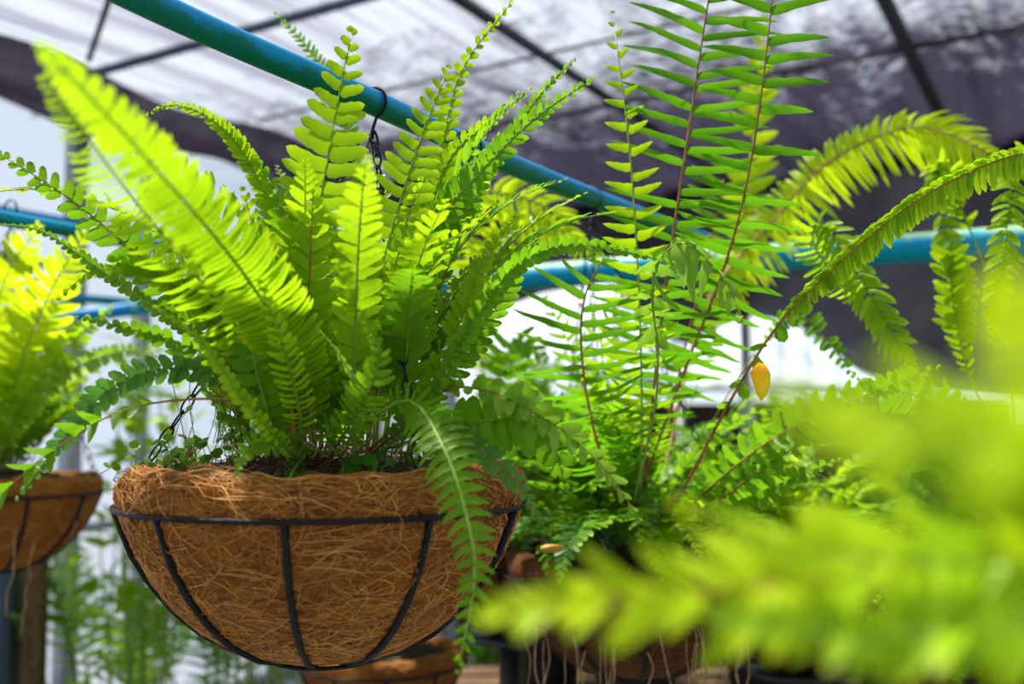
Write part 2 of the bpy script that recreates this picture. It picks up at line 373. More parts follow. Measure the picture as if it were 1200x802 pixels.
# roof members
def beam(a, b, r, m='dark', k_=8):
    global k
    mb = MB(); mb.tube([a, b], r, k_); ss('trim_%d' % k, mb, m); k += 1
beam(H(.12, -.05, EZ+.02), H(-.1, 6.5, EZ+.30), .018, 'tube')
beam(H(-5, 1.80, EZ+.06), H(3.4, 1.80, EZ+.06), .020)
beam(H(-5, 2.92, EZ+.12), H(3.4, 2.92, EZ+.12), .027)
beam(H(1.5, 0, EZ), H(1.45, 6.5, EZ+.3), .012)
beam(H(.78, .5, EZ), H(.62, 6.5, EZ+.3), .007)
beam(H(3.3, 0, EZ), H(3.3, 6.5, EZ+.3), .03)
beam(H(-5, 4.3, EZ+.2), H(3.4, 4.3, EZ+.2), .03)
beam(P(104, 70, 3.62), P(133, -15, 3.15), .010)
for t in (1.8, 4.3):
    beam(H(3.3, t, 0), H(3.3, t, EZ), .03, 'post')

# pipes at head height
pz = CAMZ+.325
main = [P(-20, -92, .80), P(130, -18, .90), P(258, 42, 1.0), P(437, 120, 1.15), P(640, 210, 1.5), P(882, 303, 2.27)]
mb = MB(); mb.tube(spline(main, 60), .0138, 20); o = mb.build('water_pipe', M['pipe'])
tag(o, 'long blue pipe with green algae running over the big basket and meeting the crosswise pipe', 'pipe')
hx = spline([P(1420, 262, 1.9), P(1170, 283, 2.07), P(1020, 294, 2.15), P(882, 303, 2.27), P(700, 318, 2.45), P(550, 331, 2.67), P(478, 338, 2.80)], 60)
mb = MB(); mb.tube(hx, .0285, 20); o = mb.build('cross_pipe', M['pipe_far'])
tag(o, 'thick weathered blue crosswise pipe behind the tall fern, mossy along its top', 'pipe')
mb = MB(); p = P(882, 303, 2.27); mb.tube([p-D*.03, p+D*.002], .019, 16)
mb.build('pipe_socket', M['pipe_far'], None); bpy.data.objects['pipe_socket'].parent = o
mb = MB(); mb.tube(spline([P(-150, 224, 1.55), P(0, 255, 1.8), P(115, 276, 1.97), P(395, 325, 2.56), P(478, 338, 2.80)], 40), .0128, 16)
tag(mb.build('water_pipe', M['pipe_left']), 'blue-green pipe along the side wall, lowered behind the arching fern tips', 'pipe')
mb = MB(); mb.tube([P(-150, 222, 2.9), P(0, 246, 3.2), P(90, 262, 3.45)], .014, 12)
tag(mb.build('thin_pipe', M['pipe_blue']), 'thin blue pipe just above the blue-green one by the side wall post', 'pipe')
mb = MB(); mb.tube(spline([P(12, 420, 2.95), P(15, 395, 2.95), P(24, 381, 2.95), P(45, 376, 2.96), P(120, 367, 3.0), P(185, 358, 3.05), P(250, 350, 3.1)], 40), .019, 14)
tag(mb.build('bent_pipe', M['pipe_blue']), 'bright blue pipe bent downward at its end behind the smaller hanging basket fern', 'pipe')
mb = MB(); mb.tube([P(-40, 341, 3.25), P(60, 347, 3.25), P(190, 358, 3.25)], .013, 12)
tag(mb.build('thin_pipe', M['pipe_left']), 'thin green pipe resting on the bent bright blue pipe', 'pipe')
mb = MB(); mb.tube([P(12, 420, 2.95), P(12, 420, 2.95)*np.array((1, 1, 0))], .019, 12)
tag(mb.build('pipe_upright', M['tube']), 'upright dark pipe below the bent pipe, hidden by fern leaves', 'pipe')

# outside: white tarpaulin over a dark board wall
def surf(name, rows, m, label=None, cat=None, thick=.01):
    rows = np.asarray(rows, float); a, b = rows.shape[:2]; idx = np.arange(a*b).reshape(a, b)
    F = np.stack((idx[:-1, :-1], idx[1:, :-1], idx[1:, 1:], idx[:-1, 1:]), -1).reshape(-1, 4)
    o = link(name, rows.reshape(-1, 3), F, M[m])
    md = o.modifiers.new('t', 'SOLIDIFY'); md.thickness = thick
    if label: tag(o, label, cat)
    return o
def humps(top, front, Yf, Yb, n=50, rows=10):
    tx, ty = zip(*top); fx, fy = zip(*front); R = []
    for j in range(rows):
        h = j/(rows-1); row = []
        for i in range(n):
            x = fx[0]+(fx[-1]-fx[0])*i/(n-1)
            y0, y1 = np.interp(x, fx, fy), np.interp(x, tx, ty); a = P(x, y0, Yf); b = P(x, y1, Yb)
            p = a*(1-h)+b*h; p[2] += .05*math.sin(h*math.pi)*math.sin(i*.9)*.4+.06*math.sin(h*math.pi); row.append(p)
        R.append(row)
    return R
surf('tarpaulin', humps([(500, 412), (560, 370), (640, 338), (730, 322), (790, 398)], [(500, 418), (790, 456)], 7.0, 8.6), 'tarp',
     'white tarpaulin roof outside, its peak behind the narrow-leaved fern', 'tarpaulin')
surf('tarpaulin', humps([(792, 425), (825, 398), (880, 366), (915, 370), (950, 392), (1035, 425)], [(792, 458), (1035, 462)], 6.6, 8.0), 'tarp',
     'white tarpaulin roof outside, sloping down above the single yellow leaf', 'tarpaulin')
surf('tarpaulin', humps([(925, 385), (960, 398), (1010, 418), (1050, 436)], [(925, 402), (1050, 448)], 8.6, 9.2, 20, 5), 'tarp',
     'pale blue-white sheet edge just above the sloping white tarpaulin', 'tarpaulin')
mb = MB()
a, b = P(440, 420, 7.3), P(1180, 470, 7.3); a[2] = b[2] = 0
for i in range(26):
    c = a+(b-a)*(i+.5)/26; mb.box(c+Z*.84, (b-a)/54, (0, .02, 0), Z*.84)
tag(mb.build('board_wall', M['plank'], None, False), 'dark brown board wall below the white tarpaulins', 'wall')
mb = MB(); mb.tube([P(797, 452, 6.95)*np.array((1, 1, 0)), P(797, 452, 6.95)], .03, 8)
tag(mb.build('tarpaulin_post', M['post']), 'grey post below the gap between the two tarpaulins', 'post')
mb = MB(); mb.tube([P(876, 452, 6.4)*np.array((1, 1, 0)), P(876, 452, 6.55)], .038, 8)
tag(mb.build('tarpaulin_post', M['post']), 'grey post standing just behind the single yellow leaf', 'post')
mb = MB(); c = P(42, 700, 3.3); c[2] = .65; mb.box(c, (.026, 0, 0), (0, .03, 0), Z*.65)
tag(mb.build('wooden_post', M['wood'], None, False), 'light wooden post below the smaller hanging basket', 'post')
mb = MB(); c = P(0, 700, 3.4); c[2] = .66; mb.box(c, (.085, 0, 0), (0, .12, 0), Z*.56); mb.box(c+Z*.58, (.095, 0, 0), (0, .13, 0), Z*.03)
tag(mb.build('water_barrel', M['black'], None, False), 'black box-shaped water barrel beside the wooden post', 'barrel')

# ------------------------------------------------------------------ hanging baskets
PROF = [(.0, -.1435), (.045, -.1435), (.080, -.135), (.112, -.117), (.138, -.094), (.160, -.067), (.176, -.041), (.187, -.018), (.192, .0), (.1945, .014),
        (.192, .026), (.184, .034), (.170, .036), (.160, .031), (.154, .02), (.152, .0)]
def prof_at(u):
    p = np.array(PROF); s = np.concatenate(([0], np.cumsum(np.linalg.norm(np.diff(p, axis=0), axis=1)))); s /= s[-1]
    return np.interp(u, s, p[:, 0]), np.interp(u, s, p[:, 1])
def bumpy(th, z, amp): return amp*(math.sin(th*5+z*30)+.6*math.sin(th*11+1.3-z*60)+.5*math.sin(th*23+z*110+2))
def make_basket(center, R, phase, hook_to, label, fibres, coir='coir', fibre='fibre', metal='wire', rootlets=0, seed=1):
    k_ = R/.19; rg = random.Random(seed); root = empty('hanging_basket', center, label, 'hanging basket', None); c = np.array(center)
    nt_, nu = 96, 44; vs = []; 
    for j in range(nu):
        r, z = prof_at(j/(nu-1))
        for i in range(nt_):
            th = 2*math.pi*i/nt_; rim = 1 if z > .005 else .45
            b = bumpy(th, z, .0022)*rim; rr = max(0, r+b)*.99 if r > .01 else r
            vs.append(c+k_*np.array((rr*math.cos(th), rr*math.sin(th), z+(bumpy(th+1, z, .0022) if z > .02 else 0))))
    F = [(j*nt_+i, j*nt_+(i+1) % nt_, (j+1)*nt_+(i+1) % nt_, (j+1)*nt_+i) for j in range(nu-1) for i in range(nt_)]
    ln = link('coir_liner', vs, F, M[coir], root)
    if fibres:
        mb = MB()
        for q in range(fibres):
            th = rg.uniform(0, 2*math.pi); u = rg.random()**.8*.93+.02; a = rg.gauss(0, .75); n = 8; L = rg.uniform(.02, .085)
            cur = rg.gauss(0, 1.1); off = rg.uniform(.0002, .0016) if rg.random() < .93 else rg.uniform(.002, .006); p = []
            for i in range(n):
                r, z = prof_at(min(.97, max(.01, u)))
                r += bumpy(th, z, .0022)*(1 if z > .005 else .45); r *= .99
                o_ = off*math.sin(math.pi*(i+.7)/(n+.4))
                zz = z+(bumpy(th+1, z, .0022)+o_ if z > .02 else 0)
                p.append(c+k_*np.array(((r+o_)*math.cos(th), (r+o_)*math.sin(th), zz)))
                st = L/n; th += math.cos(a)*st/max(r, .03); u += math.sin(a)*st/.42; a += cur/n+rg.gauss(0, .15)
            mb.tube(p, rg.uniform(.0002, .0005)*k_, 3, False, min(1, max(0, rg.gauss(.55, .25))))
        f = mb.build('coir_fibre', M[fibre]); f.parent = ln; f.matrix_parent_inverse = Matrix.Translation(-Vector(center))
        f.matrix_parent_inverse = Matrix.Identity(4); f['kind'] = 'stuff'
    for nm, rr, zz, tr in (('rim_ring', .1945, 0., .0024), ('base_ring', .050, -.1465, .002)):
        mb = MB(); mb.tube([c+k_*np.array((rr*math.cos(a), rr*math.sin(a), zz)) for a in np.linspace(0, 2*math.pi, 72, endpoint=False)], tr, 8, closed=True)
        mb.build(nm, M[metal], root)
    for i in range(10):
        a = phase+i*math.pi/5; p = []
        for u in np.linspace(.07, .61, 22):
            r, z = prof_at(u); 
            if z > 0: break
            p.append(c+k_*np.array(((r+.0012)*math.cos(a), (r+.0012)*math.sin(a), z-.001)))
        p.append(c+k_*np.array((.1935*math.cos(a), .1935*math.sin(a), 0)))
        mb = MB(); w = .0032; mb.tube(p, w, 6); mb.build('rib', M[metal], root)
    # soil mound with crumbs
    n = 40; vs = [c+k_*np.array((0, 0, .044))]; rings = 12
    for j in range(1, rings+1):
        for i in range(n):
            r = .160*j/rings; a = 2*math.pi*i/n
            vs.append(c+k_*np.array((r*math.cos(a), r*math.sin(a), .046-.028*(j/rings)**2+.004*math.sin(i*2.3+j*3.1)*math.sin(j*1.7+i))))
    F = [(0, 1+i, 1+(i+1) % n) for i in range(n)]+[(1+(j-1)*n+i, 1+j*n+i, 1+j*n+(i+1) % n, 1+(j-1)*n+(i+1) % n) for j in range(1, rings) for i in range(n)]
    sl = link('soil', vs, F, M['soil'], root)
    # chains
    if hook_to is not None:
        hk = np.array(hook_to)
        for i in range(3):
            a = CH0+i*2*math.pi/3; st = c+k_*np.array((.194*math.cos(a), .194*math.sin(a), 0)); mb = MB()
            dv = hk-st; Ld = np.linalg.norm(dv); T = dv/Ld; A = nrm(np.cross(T, Z)); B = np.cross(T, A)
            mb.tube([st+A*.004, st-Z*.003+V*0, st-A*.004+Z*.006, st+T*.012, st+T*.03], .0011, 5)
            ll = .021; m_ = int((Ld-.03)/(ll*.86))
            for q in range(m_):
                cc = st+T*(.028+q*ll*.86+ll/2); wd = A if q % 2 else B; tw_ = .5*math.sin(q*1.7); wd = nrm(wd*math.cos(tw_)+np.cross(T, wd)*math.sin(tw_))
                lp = [cc+T*(ll/2*math.cos(b_))*(1)+wd*(.0042*math.sin(b_)) for b_ in np.linspace(0, 2*math.pi, 14, endpoint=False)]
                mb.tube(lp, .00105, 5, closed=True)
            mb.build('chain', M[metal], root)
        mb = MB(); pr = .0165
        mb.tube([hk-Z*.01, hk]+[hk+Z*(.012+pr)+pr*(math.cos(b_)*Z*-1+math.sin(b_)*nrm(np.cross(D, Z))) for b_ in np.linspace(.3, 4.9, 12)], .0018, 6)
        mb.build('hook', M[metal], root)
    if rootlets:
        for q in range(rootlets):
            a = rg.uniform(-2.9, -.2); u0 = rg.uniform(.45, .6); r, z = prof_at(u0); r += .006
            s = c+k_*np.array((r*math.cos(a), r*math.sin(a), z)); p = [s]; 
            for i in range(7): s = s+np.array((rg.gauss(0, .004), rg.gauss(-.001, .003), -rg.uniform(.012, .03))); p.append(s)
            mb = MB(); mb.tube(spline(p, 14), rg.uniform(.0006, .0014), 4); mb.build('root', M['twig'], root)
    return root, c, k_
def stand(c, R_, label):
    c = np.array(c); h = c[2]-.148*R_/.19; root = empty('plant_stand', (c[0], c[1], 0), label, 'stand'); base = np.array((c[0], c[1], 0.))
    mb = MB(); mb.tube([base+Z*.02, base+Z*(h-.012)], .018, 12); mb.build('pole', M['black'], root)
    mb = MB(); mb.tube([base+Z*(h-.014), base+Z*(h-.004)], .07, 24); mb.build('plate', M['black'], root)
    mb = MB(); mb.tube([base, base+Z*.025], .16, 24); mb.build('foot', M['black'], root)
CH0 = math.radians(184)
hc = P(381, 590, 1.05)
PH = math.radians(-90)
hook = P(437, 119, 1.15)-np.array((0, 0, .030))
basket, hcen, _ = make_basket(hc, .1845, PH, hook, 'large sharp brown coir basket in black wire, holding the big bushy fern', 7500)
# litter and seedlings on the soil
rg = random.Random(3)
for i in range(16):
    a, r = rg.uniform(-2.8, -.3), rg.uniform(.04, .155); p = hcen+np.array((r*math.cos(a), r*math.sin(a), .045)); q = p+np.array((rg.uniform(-.05, .05), rg.uniform(-.02, .02), rg.uniform(0, .02)))
    mb = MB(); mb.tube(spline([p, (p+q)/2+Z*rg.uniform(.002, .012), q], 8), rg.uniform(.0006, .0014), 5)
    tag(mb.build('twig', M['twig']), 'dry brown twig or rootlet lying on the soil of the large coir basket', 'twig', 'dry twigs on the soil of the large basket')
mb = MB()
for i in range(900):   # coconut fibre crumbs and roots of the soil, nobody could count
    a, r = rg.uniform(0, 6.28), .15*rg.random()**.6; p = hcen+np.array((r*math.cos(a), r*math.sin(a), .042-.026*(r/.15)**2+rg.uniform(0, .008)))
    q = [p+np.array((rg.gauss(0, .006), rg.gauss(0, .006), rg.uniform(-.002, .006))) for _ in range(3)]
    mb.tube(spline(q, 5), rg.uniform(.0003, .0009), 3, False, rg.uniform(0, .8))
tag(mb.build('root_litter', M['fibre_old']), 'tangle of dark rootlets and fibre covering the soil of the large basket', 'roots', None, 'stuff')
def roundleaf(mb, p, r, nrm_, rg):
    A = nrm(np.cross(nrm_, (.3, .2, .9))); B = np.cross(nrm_, A)
    mb.add([p+nrm_*r*.1]+[p+r*(math.cos(a)*A+math.sin(a)*B) for a in np.linspace(0, 6.283, 10, endpoint=False)], [(0, i+1, (i+1) % 10+1) for i in range(10)], rg.uniform(.2, .9))
def seedling(p, h, nl, label, rr=.005, m='leaf', group=None, spread=.5):
    root = empty('seedling', p, label, 'seedling', group); st = MB(); lf = MB()
    for i in range(nl):
        b0 = p+np.array((rg.gauss(0, spread*.025), rg.gauss(0, .006), 0)); q = b0+np.array((rg.gauss(0, .3*h), rg.gauss(0, .3*h), h*rg.uniform(.25, 1.05))); st.tube(spline([b0, (b0+q)/2+np.array((rg.gauss(0, .003), 0, .003)), q], 6), .0004, 4)
        roundleaf(lf, q, rr*rg.uniform(.7, 1.2), nrm(np.array((rg.gauss(0, .5), -.6+rg.gauss(0, .3), .8))), rg)
    st.build('stem', M['stalk_green'], root); lf.build('leaves', M[m], root)
seedling(P(432, 566, .93), .020, 12, 'tiny round-leaved seedling on the rim soil of the large basket', .0055, 'deep')
for px, py, lab in ((205, 556, 'low leafy moss on the rim near the chain of the large basket'), (238, 550, 'small weed sprouting inside the rim between chain and fern stems'), (262, 520, 'taller thin weed leaning from the large basket near its chain'), (505, 560, 'weed sprouting inside the rim beside the drooping fern frond')):
    seedling(P(px, py, 1.0), .028 if py > 530 else .06, 34, lab, .0046, 'leaf', None, .8)

# ------------------------------------------------------------------ hero fern
def px(half, Y): return half*Y/FPX
fern = empty('boston_fern', hcen+Z*.04, 'big bushy bright green sword fern growing from the large coir basket', 'fern')
def hero(pts, half, sp, **kw):
    p3 = [P(*q) for q in pts]; Y = np.mean([q[2] for q in pts])
    return frond(fern, p3, px(half, Y), px(sp, Y), **kw)
B0 = (390, 545, 1.04)
hero([(372, 545, 1.02), (352, 430, .93), (285, 320, .80), (180, 195, .63), (45, 50, .50)], 56, 12, leaf='young', r0=.002, wr=1.5, fwd=.2, twist=.15, jit=.08, prof='taper')
hero([(365, 545, 1.02), (310, 430, .95), (235, 330, .86), (150, 225, .74), (50, 90, .60)], 46, 12, leaf='young', fwd=.12, twist=.35, wr=1.1)
hero([(360, 545, 1.03), (345, 420, .98), (285, 310, .94), (215, 225, .90), (120, 120, .82)], 44, 14, leaf='leaf', twist=.5, wr=.9)
hero([(350, 545, 1.02), (280, 420, 1.0), (195, 330, .98), (110, 255, .96), (55, 215, .95), (-5, 178, .95)], 36, 15, leaf='leaf', prof='taper', twist=.2, stalk='stalk_red', fwd=.15)
hero([(395, 545, 1.08), (350, 330, 1.14), (308, 222, 1.16), (275, 165, 1.17), (238, 134, 1.17), (202, 123, 1.16), (172, 134, 1.15)], 15, 7, leaf='young', twist=.6, vee=.5, u0=.35)
hero([(360, 545, 1.02), (352, 400, .99), (368, 280, .97), (392, 140, .97), (412, 36, .98)], 52, 18.5, leaf='young', droop=.1, vee=.0, fwd=.12, jit=.05, wr=.98, sweep=.1, prof='std', tilt=.1)
hero([(375, 545, 1.02), (425, 390, .99), (462, 260, .99), (490, 170, 1.0), (526, 78, 1.02)], 50, 16, leaf='young', droop=.1, vee=.0, fwd=.12, jit=.06, wr=.98, prof='taper')
hero([(400, 545, 1.05), (455, 380, 1.05), (505, 270, 1.04), (560, 205, 1.04), (625, 140, 1.03), (698, 90, 1.02)], 27, 11, leaf='leaf', jit=.1, fwd=.35, wr=1.0, prof='taper')
hero([(410, 545, 1.08), (480, 330, 1.12), (515, 190, 1.14), (540, 85, 1.15), (605, -5, 1.16)], 21, 13, leaf='young', stalk='stalk_green', fwd=.2, jit=.12, wr=1.0, prof='taper')
hero([(410, 545, 1.08), (500, 330, 1.1), (565, 210, 1.1), (630, 115, 1.1), (675, 68, 1.1)], 21, 10, leaf='leaf', fwd=.5, prof='taper')
hero([(410, 545, 1.08), (480, 340, 1.1), (520, 200, 1.11), (570, 145, 1.11), (622, 105, 1.11)], 20, 10, leaf='young', fwd=.4)
hero([(400, 545, 1.1), (420, 300, 1.28), (400, 130, 1.33), (365, 62, 1.34), (322, 15, 1.34)], 22, 8, leaf='leaf', shape='lance', stalk='stalk_green', u0=.4, prof='taper', fwd=.2)
hero([(440, 540, 1.0), (505, 465, .96), (560, 370, .95), (610, 308, .95), (680, 287, .95), (790, 308, .95)], 15, 11, leaf='leaf', vee=.6, twist=.3, u0=.15, wr=1.1)
hero([(440, 540, 1.03), (505, 450, 1.03), (540, 375, 1.03), (570, 300, 1.04), (603, 255, 1.04)], 19, 12, leaf='young', twist=.3, vee=.2)
hero([(470, 520, 1.0), (540, 420, .99), (590, 340, .98), (635, 270, .98)], 22, 11, leaf='leaf', twist=.2)
hero([(420, 500, .98), (480, 470, .93), (522, 530, .86), (548, 610, .83), (556, 680, .81), (536, 788, .80)], 37, 14, leaf='leaf', stalk='stalk_pale', shape='sickle', fwd=.05, droop=.2, wr=1.0, u0=.14, prof='taper', sweep=.25, jit=.07, r0=.0019)
hero([(350, 510, .98), (280, 472, .95), (200, 470, .93), (130, 487, .92), (60, 530, .91), (-10, 588, .90)], 34, 24, leaf='leaf', stalk='stalk_red', shape='lance', u0=.48, vee=1.0, wr=.6, miss=.2, fwd=.5, r0=.0015, prof='open')
hero([(340, 520, .98), (280, 440, .95), (210, 402, .93), (150, 385, .92), (90, 372, .92)], 15, 11, leaf='leaf', vee=.5, twist=.4)
hero([(340, 510, 1.0), (260, 420, .98), (190, 368, .97), (120, 318, .96), (50, 272, .96), (-5, 262, .96)], 10, 9, leaf='leaf', vee=.5)
hero([(340, 510, 1.0), (270, 390, .99), (190, 325, .98), (120, 312, .97), (68, 350, .97)], 20, 12, leaf='young', vee=.5, twist=.3)
hero([(350, 520, 1.0), (280, 450, .97), (200, 432, .95), (130, 455, .94), (70, 520, .93), (20, 585, .93)], 19, 12, leaf='blue', vee=.35, twist=.3)
hero([(350, 540, .97), (330, 520, .9), (285, 470, .86), (235, 400, .84), (180, 358, .83)], 12, 10, leaf='young', vee=.7, twist=.2)
hero([(330, 540, .98), (310, 470, .93), (295, 410, .9), (287, 345, .9)], 27, 16, leaf='leaf', jit=.04, fwd=.1, shape='round', wr=1.0)
hero([(345, 540, .98), (352, 490, .9), (330, 400, .82), (305, 330, .79)], 22, 12, leaf='young', twist=.5)
hero([(430, 530, 1.0), (510, 462, .97), (570, 458, .95), (640, 492, .93), (700, 540, .92), (750, 608, .92)], 30, 18, leaf='pale', stalk='stalk_red', vee=.9, shape='blunt', wr=.8, fwd=.5, u0=.3)
hero([(440, 530, 1.0), (540, 500, .96), (600, 492, .94), (645, 515, .93), (662, 570, .93)], 36, 18, leaf='leaf', shape='blunt', wr=1.25, vee=.2, fwd=.1, u0=.25, droop=.3)
hero([(430, 535, 1.0), (480, 500, .95), (530, 505, .93), (600, 560, .92), (640, 620, .92)], 18, 11, leaf='blue', vee=.3, stalk='stalk_red')
hero([(380, 545, 1.0), (420, 480, .9), (445, 420, .86), (430, 380, .85)], 26, 12, leaf='leaf', twist=.2)
hero([(380, 530, .98), (300, 520, .9), (275, 560, .86)], 16, 9, leaf='leaf', vee=.4)
hero([(360, 530, 1.0), (340, 560, .9), (350, 585, .87)], 10, 7, leaf='deep')
hero([(400, 545, 1.0), (440, 500, .92), (400, 420, .87), (372, 385, .86)], 3, 12, leaf='pale', stalk='stalk_pale', u0=.6)
rf = np.random.default_rng(21)
for i in range(68):
    az = rf.uniform(0, 2*math.pi); L = rf.uniform(.18, .46); front = math.sin(az) < -.2
    if front: L *= .72
    b = hcen+np.array((.05*math.cos(az)+rf.normal(0, .02), .05*math.sin(az)+rf.normal(0, .02), .04))
    pts, fc = arch(b, az, L*(.88 if i % 2 else 1), rf.uniform(1.3, 1.52), rf.uniform(.2, .8) if i % 2 else rf.uniform(.7, 1.8), side=rf.normal(0, .15))
    frond(fern, pts, rf.uniform(.020, .031), rf.uniform(.0085, .0115), leaf=['leaf', 'young', 'young', 'leaf'][rf.integers(4)], stalk=['stalk_green', 'stalk_red'][rf.integers(2)], wr=.92,
          face=fc, vee=.25, twist=.15, jit=.14, rng=rf, r0=.0014, u0=.15)

def make_fern(name, base, n, Lr, halfr, spr, leaves, label, seed, shape='blunt', bend=(.6, 1.8), up=(1.0, 1.5), azr=(0, 6.283), spread=.06, cat='fern', stalks=('stalk_green', 'stalk_red'), extra=(), group=None, drape=0, **kw):
    r = np.random.default_rng(seed); root = empty(name, base, label, cat, group); base = np.array(base)
    for i in range(n):
        az = r.uniform(*azr); b = base+np.array((spread*math.cos(az), spread*math.sin(az), 0))*r.random()
        pts, fc = arch(b, az, r.uniform(*Lr), r.uniform(*up), r.uniform(*bend), side=r.normal(0, .15))
        frond(root, pts, r.uniform(*halfr), r.uniform(*spr), leaf=leaves[r.integers(len(leaves))], stalk=stalks[r.integers(len(stalks))], face=fc, shape=shape, rng=r, vee=.2, jit=.15, twist=.1, **kw)
    for i in range(drape):
        az = r.uniform(-2.9, -.2); b = base+np.array((.09*math.cos(az), .09*math.sin(az), 0))
        pts, fc = arch(b, az, r.uniform(.14, .27), r.uniform(.7, 1.1), r.uniform(1.4, 2.3), side=r.normal(0, .3))
        frond(root, pts, r.uniform(.018, .028), r.uniform(.009, .012), leaf=leaves[r.integers(len(leaves))], face=fc, shape='blunt', rng=r, vee=.2, r0=.001)
    for pts, half, sp, k2 in extra:
        p3 = [P(*q) for q in pts]; Y = np.mean([q[2] for q in pts]); k2 = dict(k2); frond(root, p3, px(half, Y), px(sp, Y), **k2)
    return root

# ------------------------------------------------------------------ middle basket with the tall narrow-leaved fern
CH0 = math.radians(250)
mc = P(745, 672, 1.62)
b2, mcen, _ = make_basket(mc, .185, .3, P(693, 231, 1.63)-np.array((0, 0, .030)), 'old dark coir basket with hanging roots under the tall narrow-leaved fern', 1500, 'coir_old', 'fibre_old', 'wire', 24, 5)
La = dict(leaf='lance', shape='lance', stalk='stalk_red', wr=.44, fwd=.12, vee=.05, droop=.25, sweep=-.05, jit=.10, r0=.0022, prof='open', wave=.05, miss=.03)
ex = [
 ([(752, 620, 1.55), (762, 500, 1.36), (778, 350, 1.25), (800, 200, 1.2), (832, -10, 1.18), (850, -90, 1.18)], 88, 20, dict(La, u0=.30)),
 ([(735, 620, 1.55), (800, 440, 1.33), (850, 310, 1.22), (882, 180, 1.15), (905, 0, 1.12), (912, -90, 1.12)], 74, 24, dict(La, u0=.34, grav=.12)),
 ([(750, 620, 1.55), (752, 500, 1.35), (749, 350, 1.24), (738, 180, 1.2), (718, 14, 1.2)], 42, 21, dict(leaf='young', stalk='stalk_pale', shape='lance', wr=.55, fwd=.05, prof='taper', u0=.28, jit=.07, r0=.0018, vee=.05)),
 ([(735, 620, 1.55), (700, 520, 1.35), (682, 420, 1.25), (685, 350, 1.22), (708, 300, 1.2)], 76, 18, dict(La, stalk='stalk_red', u0=.3, fwd=.0, sweep=.0, prof='even')),
 ([(770, 620, 1.6), (800, 500, 1.8), (850, 350, 1.9), (880, 180, 1.9), (895, 20, 1.9)], 38, 20, dict(leaf='lime', stalk='stalk_green', shape='lance', wr=.9, fwd=.3, u0=.4)),
 ([(770, 620, 1.6), (790, 500, 1.7), (830, 350, 1.75), (905, 260, 1.8), (970, 190, 1.78), (1060, 150, 1.75), (1120, 160, 1.7), (1168, 185, 1.65)], 44, 7, dict(leaf='lime', stalk='stalk_red', shape='lance', wr=1.0, grav=.45, u0=.42, r0=.003, fwd=.2, prof='even', vee=-.2)),
 ([(745, 620, 1.5), (790, 590, 1.4), (850, 480, 1.25), (905, 390, 1.18), (965, 325, 1.12), (1060, 245, 1.05), (1140, 200, 1.0), (1210, 178, .96), (1330, 170, .9)], 18, 6, dict(leaf='young', stalk='stalk_red', shape='blunt', wr=1.5, grav=.55, u0=.55, vee=.2, fwd=-.6, r0=.0022, prof='open')),
 ([(745, 620, 1.5), (800, 575, 1.4), (850, 480, 1.252), (905, 390, 1.182), (965, 325, 1.122)], 13, 34, dict(leaf='leaf', stalk='stalk_red', shape='round', wr=.5, u0=.35, r0=.0012, prof='open', grav=.6)),
 ([(760, 620, 1.6), (820, 520, 1.6), (880, 420, 1.6), (930, 370, 1.55), (965, 395, 1.5), (1008, 450, 1.45)], 18, 9, dict(leaf='leaf', u0=.6, vee=.7, twist=.4)),
 ([(760, 620, 1.62), (700, 500, 1.5), (665, 400, 1.45), (640, 350, 1.42)], 34, 13, dict(leaf='leaf', shape='lance', wr=.6)),
 ([(760, 620, 1.62), (720, 480, 1.5), (705, 400, 1.45), (735, 345, 1.42)], 40, 13, dict(leaf='young', shape='lance', wr=.6)),
 ([(740, 600, 1.45), (770, 460, 1.2), (765, 330, 1.1), (800, 285, 1.05), (850, 330, 1.02), (868, 375, 1.0)], 30, 22, dict(leaf='pale', stalk='stalk_green', shape='sickle', wr=.9, u0=.55, grav=.9, jit=.35, wave=.12)),
 ([(760, 620, 1.6), (800, 420, 1.5), (830, 300, 1.45), (850, 200, 1.45)], 44, 20, dict(La, leaf='leaf', u0=.3)),
 ([(800, 620, 1.5), (860, 590, 1.4), (930, 560, 1.3), (985, 538, 1.25)], 22, 12, dict(leaf='leaf', vee=.7)),
 ([(780, 620, 1.5), (860, 548, 1.35), (930, 500, 1.3), (1010, 465, 1.28), (1100, 430, 1.2)], 30, 15, dict(leaf='leaf', stalk='stalk_red', shape='round', vee=.5, wr=.7, jit=.2)),
 ([(780, 620, 1.5), (860, 575, 1.35), (930, 525, 1.3), (980, 515, 1.28)], 22, 22, dict(leaf='leaf', stalk='stalk_red', shape='round', vee=.2, grav=.5, wr=.5, jit=.2)),
]
make_fern('sword_fern', mcen+Z*.03, 58, (.16, .42), (.022, .036), (.010, .014), ['leaf', 'young', 'deep', 'leaf', 'blue'],
          'tall fern with narrow leaflets on reddish stems, growing from the old dark basket', 31, shape='lance', bend=(.8, 2.2), extra=ex, r0=.0013, wr=.85, drape=26)
